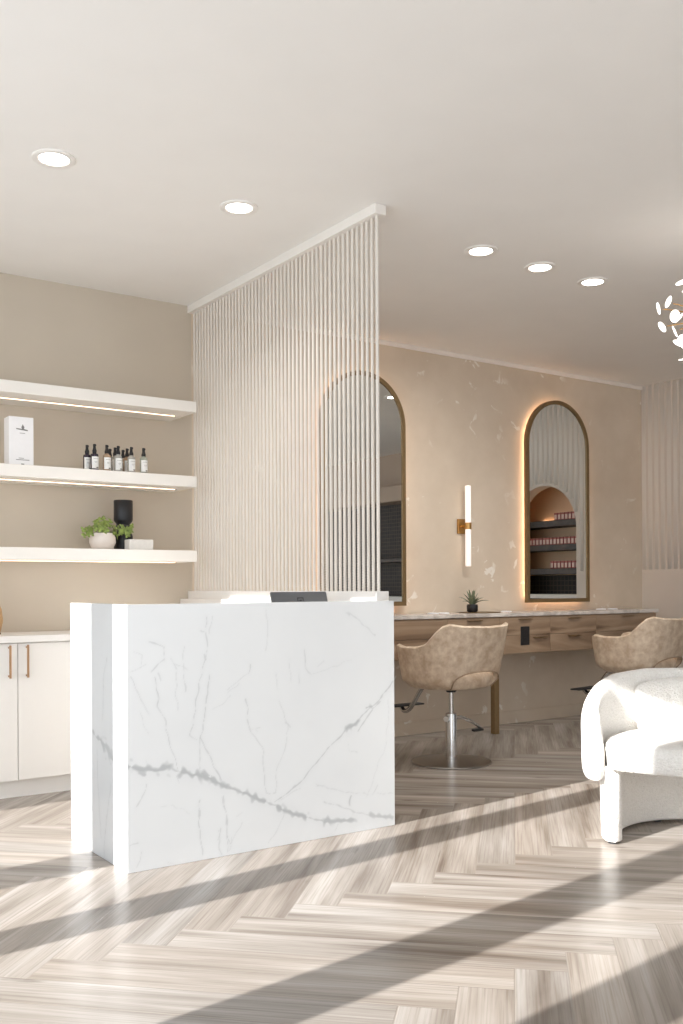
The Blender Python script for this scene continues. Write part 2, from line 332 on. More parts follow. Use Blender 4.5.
SUN, SKY, SPOT, EXPO = 9.6, 2.4, 10, 0.33
FRONT_VEINS = [
    (0.0144, 0.5, [(1.58, 0.453), (1.643, 0.434), (1.708, 0.427), (1.767, 0.429)]),
    (0.0045, 0.4, [(1.767, 0.429), (1.827, 0.398)]),
    (0.0135, 0.5, [(1.827, 0.398), (1.881, 0.385), (1.95, 0.365), (2.006, 0.336), (2.048, 0.313)]),
    (0.0045, 0.45, [(2.048, 0.313), (2.114, 0.279)]),
    (0.0072, 0.4, [(1.63, 0.42), (1.656, 0.405)]),
    (0.0072, 0.5, [(1.74, 0.438), (1.767, 0.425)]),
    (0.009, 0.45, [(1.929, 0.392), (1.964, 0.37)]),
    (0.0027, 0.38, [(1.953, 1.079), (1.946, 0.904), (1.91, 0.756), (1.868, 0.554)]),
    (0.0022, 0.25, [(1.981, 1.078), (1.967, 0.991)]),
    (0.0036, 0.3, [(1.925, 1.005), (1.946, 1.001)]),
    (0.004, 0.35, [(1.936, 0.91), (1.945, 0.885)]),
    (0.0029, 0.42, [(1.966, 0.815), (1.944, 0.691), (1.923, 0.543), (1.978, 0.412), (2.034, 0.323)]),
    (0.0022, 0.3, [(1.923, 0.543), (1.908, 0.395)]),
    (0.0022, 0.25, [(1.868, 0.554), (1.909, 0.532)]),
    (0.0036, 0.42, [(1.703, 0.817), (1.722, 0.756), (1.715, 0.695)]),
    (0.0025, 0.35, [(1.715, 0.695), (1.748, 0.62), (1.78, 0.507), (1.807, 0.412)]),
    (0.0022, 0.3, [(1.594, 0.824), (1.632, 0.75), (1.67, 0.663)]),
    (0.0018, 0.2, [(1.632, 0.678), (1.67, 0.578)]),
    (0.0027, 0.35, [(1.684, 0.976), (1.749, 0.943), (1.743, 0.894)]),
    (0.0031, 0.32, [(1.743, 0.9), (1.684, 0.849)]),
    (0.0036, 0.3, [(1.716, 0.835), (1.729, 0.804)]),
    (0.0022, 0.25, [(1.594, 0.848), (1.658, 0.88)]),
    (0.002, 0.2, [(1.607, 0.937), (1.645, 0.917), (1.632, 0.864)]),
    (0.0022, 0.3, [(1.776, 0.899), (1.802, 0.849)]),
    (0.002, 0.25, [(1.802, 0.849), (1.808, 0.676)]),
    (0.0022, 0.25, [(1.836, 0.946), (1.836, 0.859), (1.849, 0.76)]),
    (0.0036, 0.28, [(1.842, 0.785), (1.849, 0.747)]),
    (0.0022, 0.25, [(1.782, 0.88), (1.856, 0.846)]),
    (0.0027, 0.38, [(1.915, 0.263), (1.907, 0.158), (1.927, 0.012)]),
    (0.005, 0.3, [(1.908, 0.22), (1.905, 0.196)]),
    (0.0022, 0.33, [(2.027, 0.267), (2.047, 0.138), (2.054, 0.01)]),
    (0.0027, 0.3, [(2.005, 0.119), (2.018, 0.003)]),
    (0.002, 0.25, [(2.076, 0.083), (2.061, 0.009)]),
    (0.0018, 0.2, [(2.091, 0.17), (2.12, 0.179)]),
    (0.0027, 0.3, [(1.656, 0.363), (1.643, 0.304), (1.617, 0.272)]),
    (0.0027, 0.28, [(1.591, 0.109), (1.623, 0.121)]),
    (0.0022, 0.25, [(1.642, 0.089), (1.622, 0.02)]),
    (0.002, 0.2, [(1.758, 0.021), (1.785, 0.011)]),
    (0.0022, 0.25, [(1.8, 0.388), (1.813, 0.356)]),
    (0.0016, 0.15, [(1.694, 0.262), (1.786, 0.261), (1.866, 0.214)]),
    (0.002, 0.22, [(2.05, 0.721), (2.094, 0.75), (2.117, 0.768)]),
    (0.0018, 0.2, [(1.979, 0.663), (2.065, 0.708)]),
    (0.0117, 0.5, [(1.915, 0.386), (1.978, 0.347)]),
    (0.0063, 0.45, [(1.978, 0.347), (2.042, 0.318), (2.14, 0.267)]),
    (0.0099, 0.5, [(2.14, 0.267), (2.241, 0.217)]),
    (0.0054, 0.45, [(2.241, 0.217), (2.31, 0.181)]),
    (0.0108, 0.5, [(2.31, 0.181), (2.363, 0.152), (2.434, 0.127), (2.47, 0.116)]),
    (0.0045, 0.45, [(2.47, 0.116), (2.543, 0.093), (2.58, 0.083)]),
    (0.0108, 0.45, [(2.579, 0.082), (2.655, 0.068), (2.741, 0.065)]),
    (0.0027, 0.3, [(2.654, 0.057), (2.635, 0.029)]),
    (0.004, 0.42, [(2.293, 0.206), (2.416, 0.273), (2.526, 0.352), (2.6, 0.429)]),
    (0.0022, 0.25, [(2.31, 0.204), (2.434, 0.26)]),
    (0.004, 0.45, [(2.6, 0.429), (2.695, 0.506)]),
    (0.0099, 0.5, [(2.705, 0.51), (2.738, 0.526), (2.773, 0.542)]),
    (0.004, 0.45, [(2.773, 0.542), (2.852, 0.604), (2.933, 0.662), (2.994, 0.723)]),
    (0.0036, 0.4, [(2.772, 0.499), (2.862, 0.587)]),
    (0.0072, 0.45, [(2.828, 0.604), (2.856, 0.608)]),
    (0.0054, 0.4, [(2.862, 0.595), (2.912, 0.639)]),
    (0.0036, 0.3, [(2.571, 0.17), (2.731, 0.109), (2.849, 0.065)]),
    (0.0099, 0.38, [(2.849, 0.065), (2.909, 0.048), (2.98, 0.043)]),
    (0.0022, 0.25, [(2.525, 0.26), (2.637, 0.223), (2.751, 0.196), (2.869, 0.17), (2.889, 0.216)]),
    (0.0022, 0.22, [(2.889, 0.173), (2.991, 0.166)]),
    (0.0045, 0.45, [(2.732, 0.18), (2.728, 0.133)]),
    (0.0022, 0.25, [(2.525, 0.268), (2.562, 0.245)]),
    (0.0027, 0.35, [(2.143, 0.693), (2.159, 0.604), (2.175, 0.544)]),
    (0.0022, 0.3, [(2.175, 0.544), (2.226, 0.466), (2.242, 0.361), (2.25, 0.256)]),
    (0.002, 0.25, [(2.302, 0.25), (2.311, 0.353), (2.346, 0.439), (2.373, 0.542), (2.347, 0.619), (2.321, 0.666)]),
    (0.0036, 0.25, [(2.356, 0.573), (2.382, 0.549)]),
    (0.0031, 0.3, [(2.25, 0.256), (2.302, 0.25)]),
    (0.0018, 0.2, [(2.175, 0.559), (2.226, 0.555)]),
    (0.0022, 0.2, [(2.201, 0.557), (2.209, 0.541)]),
    (0.0027, 0.28, [(2.718, 1.078), (2.776, 1.037), (2.884, 0.962)]),
    (0.0054, 0.28, [(2.708, 1.075), (2.727, 1.062)]),
    (0.0027, 0.2, [(2.263, 1.101), (2.254, 0.908)]),
    (0.0036, 0.38, [(2.172, 0.86), (2.168, 0.816)]),
    (0.0018, 0.25, [(2.052, 0.736), (2.126, 0.789), (2.168, 0.816)]),
    (0.0027, 0.35, [(2.465, 0.899), (2.473, 0.823), (2.501, 0.788)]),
    (0.0018, 0.18, [(2.537, 0.82), (2.575, 0.849)]),
    (0.0018, 0.2, [(2.963, 0.636), (2.951, 0.41), (2.88, 0.289), (2.829, 0.167)]),
    (0.0027, 0.35, [(2.034, 0.269), (2.041, 0.152), (2.065, 0.033)]),
    (0.0027, 0.33, [(2.0, 0.072), (2.017, 0.127)]),
    (0.002, 0.22, [(2.065, 0.048), (2.106, 0.114), (2.123, 0.141)]),
    (0.0022, 0.25, [(2.266, 0.016), (2.31, 0.084), (2.345, 0.139)]),
    (0.0018, 0.2, [(2.384, 0.865), (2.384, 0.767)]),
    (0.002, 0.22, [(2.432, 0.81), (2.428, 0.749)]),
    (0.0022, 0.22, [(2.305, 0.802), (2.313, 0.726)]),
    (0.0018, 0.16, [(2.501, 0.788), (2.736, 0.841)]),
    (0.0022, 0.2, [(2.714, 0.433), (2.723, 0.401), (2.772, 0.388)]),
]
SIDE_VEINS = [
    (0.0096, 0.4, [(4.258, 0.55), (4.102, 0.506)]),
    (0.0192, 0.35, [(4.119, 0.51), (4.003, 0.457)]),
    (0.0036, 0.25, [(4.081, 0.895), (4.115, 0.818), (4.135, 0.615)]),
    (0.0036, 0.25, [(4.206, 0.479), (4.19, 0.303), (4.158, 0.094)]),
    (0.0042, 0.28, [(4.037, 0.341), (4.089, 0.196), (4.107, 0.105), (4.125, 0.013)]),
    (0.003, 0.2, [(4.46, 0.793), (4.405, 0.558), (4.465, 0.337)]),
]
# ------------------------------------------------------------------ the room
XL, XR, YF, YB, ZC = -1.0, 7.866, -5.0, 6.117, 3.165
XA = 8.78                                   # back of the wash alcove
NY0, NY1, NSP, NRX = 4.20, 5.147, 1.83, None
# floor: herringbone planks, one face per plank, each with its own grain offset and tint
def clip(poly, f):
    out = []
    for i, p in enumerate(poly):
        q = poly[(i+1) % len(poly)]; a, b = f(p), f(q)
        if a >= 0: out.append(p)
        if (a > 0 and b < 0) or (a < 0 and b > 0):
            t = a/(a-b); out.append((p[0]+(q[0]-p[0])*t, p[1]+(q[1]-p[1])*t))
    return out
def build_floor():
    bm = B(); uv = bm.loops.layers.uv.new('plank'); ue = bm.loops.layers.uv.new('edge'); cl = bm.loops.layers.float_color.new('tint')
    x0, x1, y0, y1 = XL, XA, YF, YB
    os_, ot = 1.769, -.005; r2 = 2**.5
    rnd = random.Random(3)
    for m in range(-12, 12):
        for k in range(-70, 90):
            for kind in 'AB':
                if kind == 'A': s0, s1, t0, t1 = k*PW, k*PW+PL, k*PW, (k+1)*PW
                else: s0, s1, t0, t1 = k*PW, (k+1)*PW, (k+1)*PW, (k+1)*PW+PL
                s0 += os_+m*PL; s1 += os_+m*PL; t0 += ot-m*PL; t1 += ot-m*PL
                cs, ct = (s0+s1)/2, (t0+t1)/2
                cx, cy = (cs+ct)/r2, (cs-ct)/r2
                if not (x0-1 < cx < x1+1 and y0-1 < cy < y1+1): continue
                poly = [(s0, t0), (s1, t0), (s1, t1), (s0, t1)]
                w = [((s+t)/r2, (s-t)/r2) for s, t in poly]
                for f in (lambda p: p[0]-x0, lambda p: x1-p[0], lambda p: p[1]-y0, lambda p: y1-p[1]):
                    if w: w = clip(w, f)
                if len(w) < 3: continue
                ou, ov = rnd.random()*40, rnd.random()*40
                g = rnd.uniform(.86, 1.06); warm = rnd.uniform(-.02, .02)
                fc = bm.faces.new([bm.verts.new((x, y, 0)) for x, y in w])
                for l in fc.loops:
                    x, y = l.vert.co.x, l.vert.co.y; s, t = (x+y)/r2-s0, (x-y)/r2-t0
                    u, v = (s, t) if kind == 'A' else (t, s)
                    l[uv].uv = (u+ou, v+ov); l[ue].uv = (u, v); l[cl] = (g+warm, g, g-warm, 1)
    me_o = obj('floor', bm, M['floor'])
    me = me_o.data
    if sum(p.normal.z for p in me.polygons) < 0: me.flip_normals()
    return struct(me_o)
build_floor()
bm = B(); box(bm, XL-.3, XA+.3, YF-.3, YB+.3, ZC, ZC+.2); struct(obj('ceiling', bm, M['ceiling']))
# far wall in two finishes: painted behind the shelves, plaster behind the mirrors
bm = B(); box(bm, XL-.3, 2.99, YB, YB+.2, -.1, ZC); struct(obj('wall_shelves', bm, M['taupe']))
bm = B(); box(bm, 2.99, XA+.3, YB, YB+.2, -.1, ZC); struct(obj('wall_mirrors', bm, M['plaster']))
bm = B(); box(bm, 3.0, XR, YB-.02, YB, ZC-.035, ZC, .006); struct(obj('trim_1', bm, M['trim']))
bm = B(); box(bm, 3.0, XR, YB-.014, YB, 0, .11, .004); struct(obj('baseboard_mirrors', bm, M['plaster']))
# right-hand wall with an arched recess
def wall_right():
    bm = B(); X0, X1 = XR, XR+.16
    yc = (NY0+NY1)/2; r = (NY1-NY0)/2; n = 28
    ys = [NY1]+[yc+r*math.cos(PI*i/n) for i in range(1, n)]+[NY0]
    arc = [(yc+r*math.cos(PI*i/n), NSP+r*math.sin(PI*i/n)) for i in range(n+1)]
    for X in (X0, X1):
        def f(a): bm.faces.new([bm.verts.new((X, y, z)) for y, z in a])
        f([(YB, -.05), (NY1, -.05), (NY1, NSP), (NY1, ZC), (YB, ZC)])
        f([(NY0, -.05), (2.6, -.05), (2.6, ZC), (NY0, ZC), (NY0, NSP)])
        f([(NY1, -.05), (NY0, -.05), (NY0, .98), (NY1, .98)])
        for a, b in zip(arc, arc[1:]): f([a, (a[0], ZC), (b[0], ZC), b])
    edge = [(NY1, .98)]+arc+[(NY0, .98)]
    for a, b in zip(edge, edge[1:]+edge[:1]):
        bm.faces.new([bm.verts.new(p) for p in ((X0, *a), (X0, *b), (X1, *b), (X1, *a))])
    bm.faces.new([bm.verts.new(p) for p in ((X0, 2.6, -.05), (X1, 2.6, -.05), (X1, 2.6, ZC), (X0, 2.6, ZC))])
    bmesh.ops.remove_doubles(bm, verts=bm.verts[:], dist=1e-4)
    return struct(obj('wall_right', bm, M['wall']))
wall_right()
# ribbed upper cladding of that wall, cut round the arch
bm = B(); y = YB-.03; k = 0
yc = (NY0+NY1)/2; rr = (NY1-NY0)/2
while y > 2.66:
    z0 = 1.36
    d = abs(y-yc)
    if d < rr+.03: z0 = NSP+math.sqrt(max(0, (rr+.03)**2-d*d))
    pr = [(XR-.0025*math.sin(PI*i/6), y-.024*math.cos(PI*i/6)) for i in range(7)]
    loft(bm, [[(a, b, z0) for a, b in pr], [(a, b, ZC) for a, b in pr]])
    y -= .072
struct(obj('trim_2', bm, M['rib'], smooth='all'))
# recess behind the arch
bm = B(); box(bm, XR+.46, XR+.50, NY0-.3, NY1+.3, 1.33, ZC); struct(obj('wall_niche', bm, M['niche']))
bm = B(); box(bm, XR+.46, XR+.50, NY0-.3, NY1+.3, 0, 1.33); struct(obj('wall_niche_tile', bm, M['tile']))
bm = B()
box(bm, XR+.16, XR+.50, NY1+.3, NY1+.34, 0, ZC); box(bm, XR+.16, XR+.50, NY0-.34, NY0-.3, 0, ZC)
struct(obj('wall_niche_side', bm, M['niche']))
# wash alcove seen in the left mirror
bm = B(); box(bm, XA, XA+.2, YF-.2, 2.8, -.1, ZC); struct(obj('wall_alcove', bm, M['alcove']))
bm = B(); box(bm, XR+.16, XA, 2.6, 2.7, -.05, ZC); struct(obj('wall_alcove_side', bm, M['wall']))
bm = B(); box(bm, XA-.02, XA, YF, 2.6, 0, 2.42); struct(obj('wall_alcove_tile', bm, M['tile']))
bm = B(); box(bm, XA-.34, XA, YF, 2.6, 2.42, 2.64); struct(obj('trim_3', bm, M['alcove']))
# window wall on the left: piers, header, sill (the sun comes in here)
bm = B()
for y0, y1 in ((5.07, YB+.3), (3.72, 3.98), (3.026, 3.24), (1.99, 2.24), (1.30, 1.58), (YF-.3, YF+.5), (-2.2, -2.0), (-.2, 0)):  # openings behind the camera are added so sunlit floor bounce brightens the ceiling
    box(bm, XL-.1, XL, y0, y1, -.1, ZC)
box(bm, XL-.1, XL, YF-.2, YB+.2, 2.95, ZC); box(bm, XL-.1, XL, YF-.2, YB+.2, -.1, .06)
struct(obj('wall_left', bm, M['wall']))
bm = B()  # unseen wall behind the camera, its window openings added for sky fill
for x0, x1 in ((XL-.1, .6), (2.6, 4.4), (6.4, XA+.2)):
    box(bm, x0, x1, YF-.1, YF, -.1, ZC)
box(bm, XL-.1, XA+.2, YF-.1, YF, 2.92, ZC); box(bm, XL-.1, XA+.2, YF-.1, YF, -.1, .06)
struct(obj('wall_front', bm, M['wall']))

# ------------------------------------------------------------------ downlights
def downlight(x, y, label):
    t = thing('ceiling_downlight', label, 'ceiling light', (x, y, ZC), 0, 'recessed ceiling downlights')
    n = 40; bm = B()
    prof = [(.098, 0), (.098, -.006), (.092, -.009), (.070, -.008), (.064, -.002)]
    loft(bm, [[(r*math.cos(2*PI*i/n), r*math.sin(2*PI*i/n), z) for i in range(n)] for r, z in prof], True, False, False)
    obj('trim_ring', bm, M['white'], t, True)
    bm = B(); lathe(bm, [(.066, -.0045), (.066, -.002)], n); obj('diffuser', bm, M['lamp'], t)
downlight(1.443, 4.354, 'recessed round ceiling downlight at upper left, above the shelves')
downlight(2.415, 4.380, 'recessed round ceiling downlight left of the rope screen beam')
downlight(3.895, 4.155, 'leftmost of three recessed downlights right of the rope beam')
downlight(4.397, 4.166, 'middle one of three recessed downlights right of the rope beam')
downlight(4.888, 4.174, 'rightmost of three recessed downlights, nearest the chandelier')
downlight(6.14, 4.24, 'recessed downlight seen only reflected in the top of the left mirror')

# ------------------------------------------------------------------ reception desk
def seg_field(P, veins, seed):
    """vein strength at points P (n,2): noisy distance to polylines"""
    out = np.zeros(len(P)); rg = np.random.default_rng(seed)
    ph = rg.uniform(0, 6.28, 24); fr = rg.uniform(20, 130, 24); an = rg.uniform(0, 6.28, 24)
    wob = np.zeros((len(P), 2)); fat = np.zeros(len(P))
    for i in range(24):
        w = np.sin(fr[i]*(P[:, 0]*np.cos(an[i])+P[:, 1]*np.sin(an[i]))+ph[i])/fr[i]
        wob[:, i % 2] += w*.08
        fat += np.sin(1.7*fr[i]*(P[:, 0]*np.sin(an[i])-P[:, 1]*np.cos(an[i]))+ph[i])/5
    Q = P+wob
    for w, s, pts in veins:
        for a, b in zip(pts, pts[1:]):
            a = np.array(a); b = np.array(b); d = b-a; l2 = max(d@d, 1e-9)
            t = np.clip(((Q-a)@d)/l2, 0, 1); dist = np.hypot(*(Q-a-t[:, None]*d).T)
            ww = np.maximum((w*1.45 if w > .006 else w)*(.75+.45*fat), .0012)
            v = (s if w > .006 else s*.8)*np.clip(1.35-dist/ww, 0, 1)
            halo = .10*s*np.exp(-(dist/(w*3+.004))**2)
            out = np.maximum(out, np.maximum(v, halo))
    return out
def slab(name, axis, u0, u1, z0, z1, d0, d1, veins, parent, seed, face):
    """marble panel: dense grid on the face that shows veins; axis 'x' runs along X, 'y' along Y"""
    nu, nz = int((u1-u0)/.004), int((z1-z0)/.004)
    bm = B(); us = np.linspace(u0, u1, nu+1); zs = np.linspace(z0, z1, nz+1)
    pos = (lambda u, z, d: (u, d, z)) if axis == 'x' else (lambda u, z, d: (d, u, z))
    g = [[bm.verts.new(pos(u, z, d0)) for u in us] for z in zs]
    for j in range(nz):
        for i in range(nu): bm.faces.new((g[j][i], g[j][i+1], g[j+1][i+1], g[j+1][i]))
    c = [bm.verts.new(pos(u, z, d1)) for u, z in ((u0, z0), (u1, z0), (u1, z1), (u0, z1))]
    bm.faces.new(c)
    bm.faces.new(g[0][:]+[c[1], c[0]]); bm.faces.new(g[-1][:]+[c[2], c[3]])
    bm.faces.new([r[0] for r in g]+[c[3], c[0]]); bm.faces.new([r[-1] for r in g]+[c[2], c[1]])
    o = obj(name, bm, M['marble'], parent)
    me = o.data; n = len(me.vertices); co = np.empty(n*3); me.vertices.foreach_get('co', co); co = co.reshape(-1, 3)
    P = co[:, [0, 2]] if axis == 'x' else co[:, [1, 2]]
    v = seg_field(P, veins, seed)
    a = me.attributes.new('vein', 'FLOAT', 'POINT'); a.data.foreach_set('value', v)
    return o
desk = thing('reception_desk', 'white marble reception desk with grey veins and sunlit left side', 'reception desk', (0, 0, 0))
slab('front_panel', 'x', 1.578, 3.0, 0.001, 1.132, 3.85, 3.90, FRONT_VEINS, desk, 1, None)
slab('side_panel', 'y', 3.90, 4.547, 0.001, 1.132, 1.578, 1.628, SIDE_VEINS, desk, 2, None)
bm = B(); box(bm, 1.63, 2.88, 3.905, 4.53, .80, .84, .004); obj('worktop', bm, M['white'], desk)
bm = B(); box(bm, 2.45, 2.86, 3.95, 4.50, .02, .795, .004); obj('drawer_pedestal', bm, M['white'], desk)
# payment screen on the desk, seen from behind
t = thing('payment_screen', 'dark grey tilted screen behind the front of the marble desk', 'screen', (2.737, 4.30, .842))
bm = B(); box(bm, -.11, .11, -.08, .09, 0, .014, .006); obj('stand_base', bm, M['grey'], t)
bm = B(); tube(bm, [(0, 0, .014), (0, .005, .12), (0, .0, .22)], .018, 12); obj('stand_neck', bm, M['grey'], t, True)
bm = B(); box(bm, -.178, .178, -.008, .008, -.125, .125, .007, 3)
for v in bm.verts: v.co.x *= 1-.02*(v.co.z+.125)/.25
bmesh.ops.rotate(bm, cent=(0, 0, 0), matrix=Matrix.Rotation(math.radians(-16), 3, 'X'), verts=bm.verts[:])
bmesh.ops.translate(bm, vec=(0, 0, .216), verts=bm.verts[:]); obj('screen_housing', bm, M['grey'], t, True)
bm = B()
for a in ((-.019, .019, .012, .016), (-.019, -.015, -.016, .016), (.015, .019, -.016, .016), (-.019, .019, -.016, -.012), (-.006, .006, -.005, .004)):
    box(bm, a[0], a[1], -.0095, -.0082, a[2], a[3])
bmesh.ops.translate(bm, vec=(0, 0, .075), verts=bm.verts[:])
bmesh.ops.rotate(bm, cent=(0, 0, 0), matrix=Matrix.Rotation(math.radians(-16), 3, 'X'), verts=bm.verts[:])
bmesh.ops.translate(bm, vec=(0, 0, .216), verts=bm.verts[:]); o = obj('emblem', bm, M['black'], t); o['label'] = 'small black square emblem'

# ------------------------------------------------------------------ rope screen on its low wall
bm = B(); box(bm, 2.955, 3.035, 3.935, YB, 0, 1.18, .003); struct(obj('wall_low', bm, M['white']))
bm = B(); box(bm, 2.895, 2.954, 4.58, YB-.002, 0, 1.128, .003); struct(obj('trim_4', bm, M['white']))
scr = thing('rope_screen', 'screen of taut cream ropes under a white ceiling beam', 'room divider', (2.995, 3.935, 1.18))
bm = B(); box(bm, -.036, .036, 0, YB-3.935-.001, 1.932, ZC-1.18-.001, .003); obj('beam', bm, M['shelf'], scr)
bm = B(); n = 10; rings = []
for i in range(0, 651):
    z = i/650*1.945
    rings.append([((.0088+.0014*math.cos(3*(a-z*150)))*math.cos(a), (.0088+.0014*math.cos(3*(a-z*150)))*math.sin(a), z) for a in [2*PI*k/n for k in range(n)]])
loft(bm, rings)
NR = 50
rope = obj('rope', bm, M['rope'], scr, 'all', (0, .035, -.002))
for i in range(1, NR):
    r = rope.copy(); r.location = (0, .035+i*(YB-3.935-.075)/(NR-1), -.002); r.rotation_euler.z = i*1.3; r.parent = scr; COL.objects.link(r)

# ------------------------------------------------------------------ shelves and what stands on them
for z0, z1, lab in ((2.347, 2.417, 'topmost white floating shelf, empty, with a lit strip underneath'), (1.858, 1.93, 'middle white floating shelf holding the spray bottles'), (1.372, 1.445, 'lowest white floating shelf holding the plant and vase')):
    t = thing('floating_shelf', lab, 'shelf', (2.826, YB, z0), 0, 'white wall shelves')
    bm = B(); box(bm, -2.6, 0, -.408, -.001, 0, z1-z0, .003)
    obj('board', bm, M['shelf'], t)
    bm = B(); box(bm, -2.5, -.065, -.216, -.210, -.0018, -.0003); obj('light_strip', bm, M['led'], t)
    bm = B(); box(bm, -.065, -.055, -.218, -.208, -.003, -.0003); obj('strip_cap', bm, M['grey'], t)
# tall carton
t = thing('carton', 'tall white printed carton standing on the middle shelf', 'box', (1.710, 5.83, 1.93))
bm = B(); box(bm, -.075, .070, -.07, .03, 0, .288, .003); obj('box_body', bm, M['paper'], t)
bm = B(); loft(bm, [[(x, -.0709, z) for x, z in P], [(x, -.0701, z) for x, z in P]]) if (P := [(-.034, .219), (-.030, .213), (.036, .206), (.036, .212), (.012, .217), (.016, .226), (.006, .245), (-.002, .226), (.002, .217)]) else None
obj('emblem', bm, M['ink'], t)['label'] = 'small grey printed emblem'
for a in ((-.012, .020, .190, .1925), (-.018, .012, .042, .045), (-.034, .044, .032, .0355), (-.004, .014, .006, .0115)):
    obj('print_line', box(B(), a[0], a[1], -.0709, -.0701, a[2], a[3]), M['ink'], t)
def bottle(x, y, glass, label):
    t = thing('spray_bottle', label, 'bottle', (x, y, 1.9305), 0, 'spray bottles on the middle shelf')
    bm = B(); lathe(bm, [(.001, 0), (.022, 0), (.0245, .003), (.0245, .100), (.022, .109), (.012, .115), (.0105, .122), (.001, .122)], 24); obj('body', bm, glass, t, True)
    bm = B(); lathe(bm, [(.001, .1185), (.0135, .1185), (.0135, .134), (.011, .138), (.0085, .150), (.009, .166), (.008, .172), (.001, .1725)], 20)
    box(bm, -.0055, .0055, -.019, -.004, .158, .168, .002); obj('pump_cap', bm, M['black'], t, True)
    bm = B(); pr = [(.0249*math.sin(a), -.0249*math.cos(a)) for a in [math.radians(-62+124*i/12) for i in range(13)]]
    a_ = [bm.verts.new((u, v, .018)) for u, v in pr]; b_ = [bm.verts.new((u, v, .092)) for u, v in pr]
    for i in range(12): bm.faces.new((a_[i], a_[i+1], b_[i+1], b_[i]))
    obj('paper_label', bm, M['label'], t, 'all')
bottle(2.153, 5.885, M['violet'], 'dark glass spray bottle at the far left end of the bottle row')
bottle(2.177, 5.82, M['violet'], 'dark glass spray bottle with white label, second from the left')
bottle(2.257, 5.82, M['amber'], 'amber-tinted spray bottle, front row, right beside the dark glass pair')
bottle(2.336, 5.97, M['clear'], 'half-hidden spray bottle behind the gap right of the amber one')
bottle(2.341, 5.895, M['clear'], 'spray bottle just behind and left of the middle front bottle')
bottle(2.332, 5.82, M['clear'], 'clear spray bottle with white label, middle of the front row')
bottle(2.425, 5.97, M['clear'], 'back-row spray bottle just right of the middle front bottle')
bottle(2.423, 5.897, M['amber'], 'back-row spray bottle tucked behind the second bottle from right')
bottle(2.420, 5.82, M['clear'], 'clear spray bottle, second from the right in the front row')
bottle(2.504, 5.82, M['green'], 'pale green spray bottle standing apart at the right end')

# black hourglass vase
t = tag(obj('vase', lathe(B(), [(.001, 0), (.058, 0), (.060, .004), (.060, .095), (.056, .108), (.044, .124), (.043, .130), (.054, .142), (.057, .148), (.054, .154), (.044, .166), (.044, .172), (.058, .190), (.061, .200), (.061, .322), (.058, .326), (.052, .326), (.050, .318), (.050, .21), (.001, .205)], 48), M['blackvase'], None, True, (2.415, 5.945, 1.4455)), 'black hourglass-shaped ceramic vase on the lowest shelf', 'vase')
# stone block
tag(obj('stone_box', box(B(), -.081, .081, -.042, .042, 0, .066, .004), M['stone'], None, False, (2.461, 5.80, 1.4455)), 'low white rectangular box in front of the black vase', 'box')
# ivy in a bowl
t = thing('potted_plant', 'leafy green trailing plant in a blush round bowl on lowest shelf', 'plant', (2.245, 5.87, 1.4455))
obj('bowl', lathe(B(), [(.001, 0), (.05, 0), (.068, .012), (.083, .045), (.082, .075), (.070, .104), (.066, .104), (.072, .07), (.001, .065)], 36), M['pot'], t, True)
obj('soil', lathe(B(), [(.001, .078), (.071, .078), (.060, .088), (.001, .094)], 24), M['soil'], t, True)
def leaf_at(bm, p, n, size, rnd, long=1.0):
    n = Vector(n).normalized(); a = n.cross(Vector((rnd.uniform(-1, 1), rnd.uniform(-1, 1), rnd.uniform(-1, 1)))).normalized(); b = n.cross(a)
    out = [(0, 0), (.35, -.5), (.62, -.42), (.62, -.2), (.95, -.22), (1.15, 0), (.95, .22), (.62, .2), (.62, .42), (.35, .5)]
    c = bm.verts.new(Vector(p)+a*.5*size*long+n*size*.10)
    vs = [bm.verts.new(Vector(p)+a*x*size*long+b*y*size-n*size*.12*abs(y)*2) for x, y in out]
    for i in range(len(vs)): bm.faces.new((c, vs[i], vs[(i+1) % len(vs)]))
rnd = random.Random(5); bmL = B(); bmS = B()
for i in range(58):
    th = rnd.uniform(0, 2*PI); ph = rnd.uniform(.1, 1.35); R = rnd.uniform(.068, .102)
    p = Vector((math.cos(th)*math.sin(ph)*R*1.05, math.sin(th)*math.sin(ph)*R*.9, .105+math.cos(ph)*R*.85))
    if ph > 1.15: p.z -= .012
    leaf_at(bmL, p, (p.x*1.2+rnd.uniform(-.04, .04), p.y-.05, p.z-.09), rnd.uniform(.032, .046), rnd)
    if i % 3 == 0: tube(bmS, [(p.x*.2, p.y*.2, .09), (p.x*.6, p.y*.6, p.z*.7+.03), p], .0016, 5)
for a, b_, c in (((.09, -.03, .13), (.13, -.05, .125), (.158, -.06, .108)), ((.08, -.02, .13), (.14, -.04, .15), (.176, -.05, .14)), ((-.09, -.02, .13), (-.11, -.03, .12), (-.125, -.03, .105))):
    pts = bez((0, 0, .10), a, b_, c, 8); tube(bmS, pts, .0016, 5)
    for q in pts[4:]:
        for _ in range(2): leaf_at(bmL, q+Vector((rnd.uniform(-.012, .012), rnd.uniform(-.01, .01), rnd.uniform(-.015, .01))), (rnd.uniform(-.4, .4), -1, .5), rnd.uniform(.03, .04), rnd)
obj('foliage', bmL, M['leaf'], t); obj('stems', bmS, M['stem'], t)

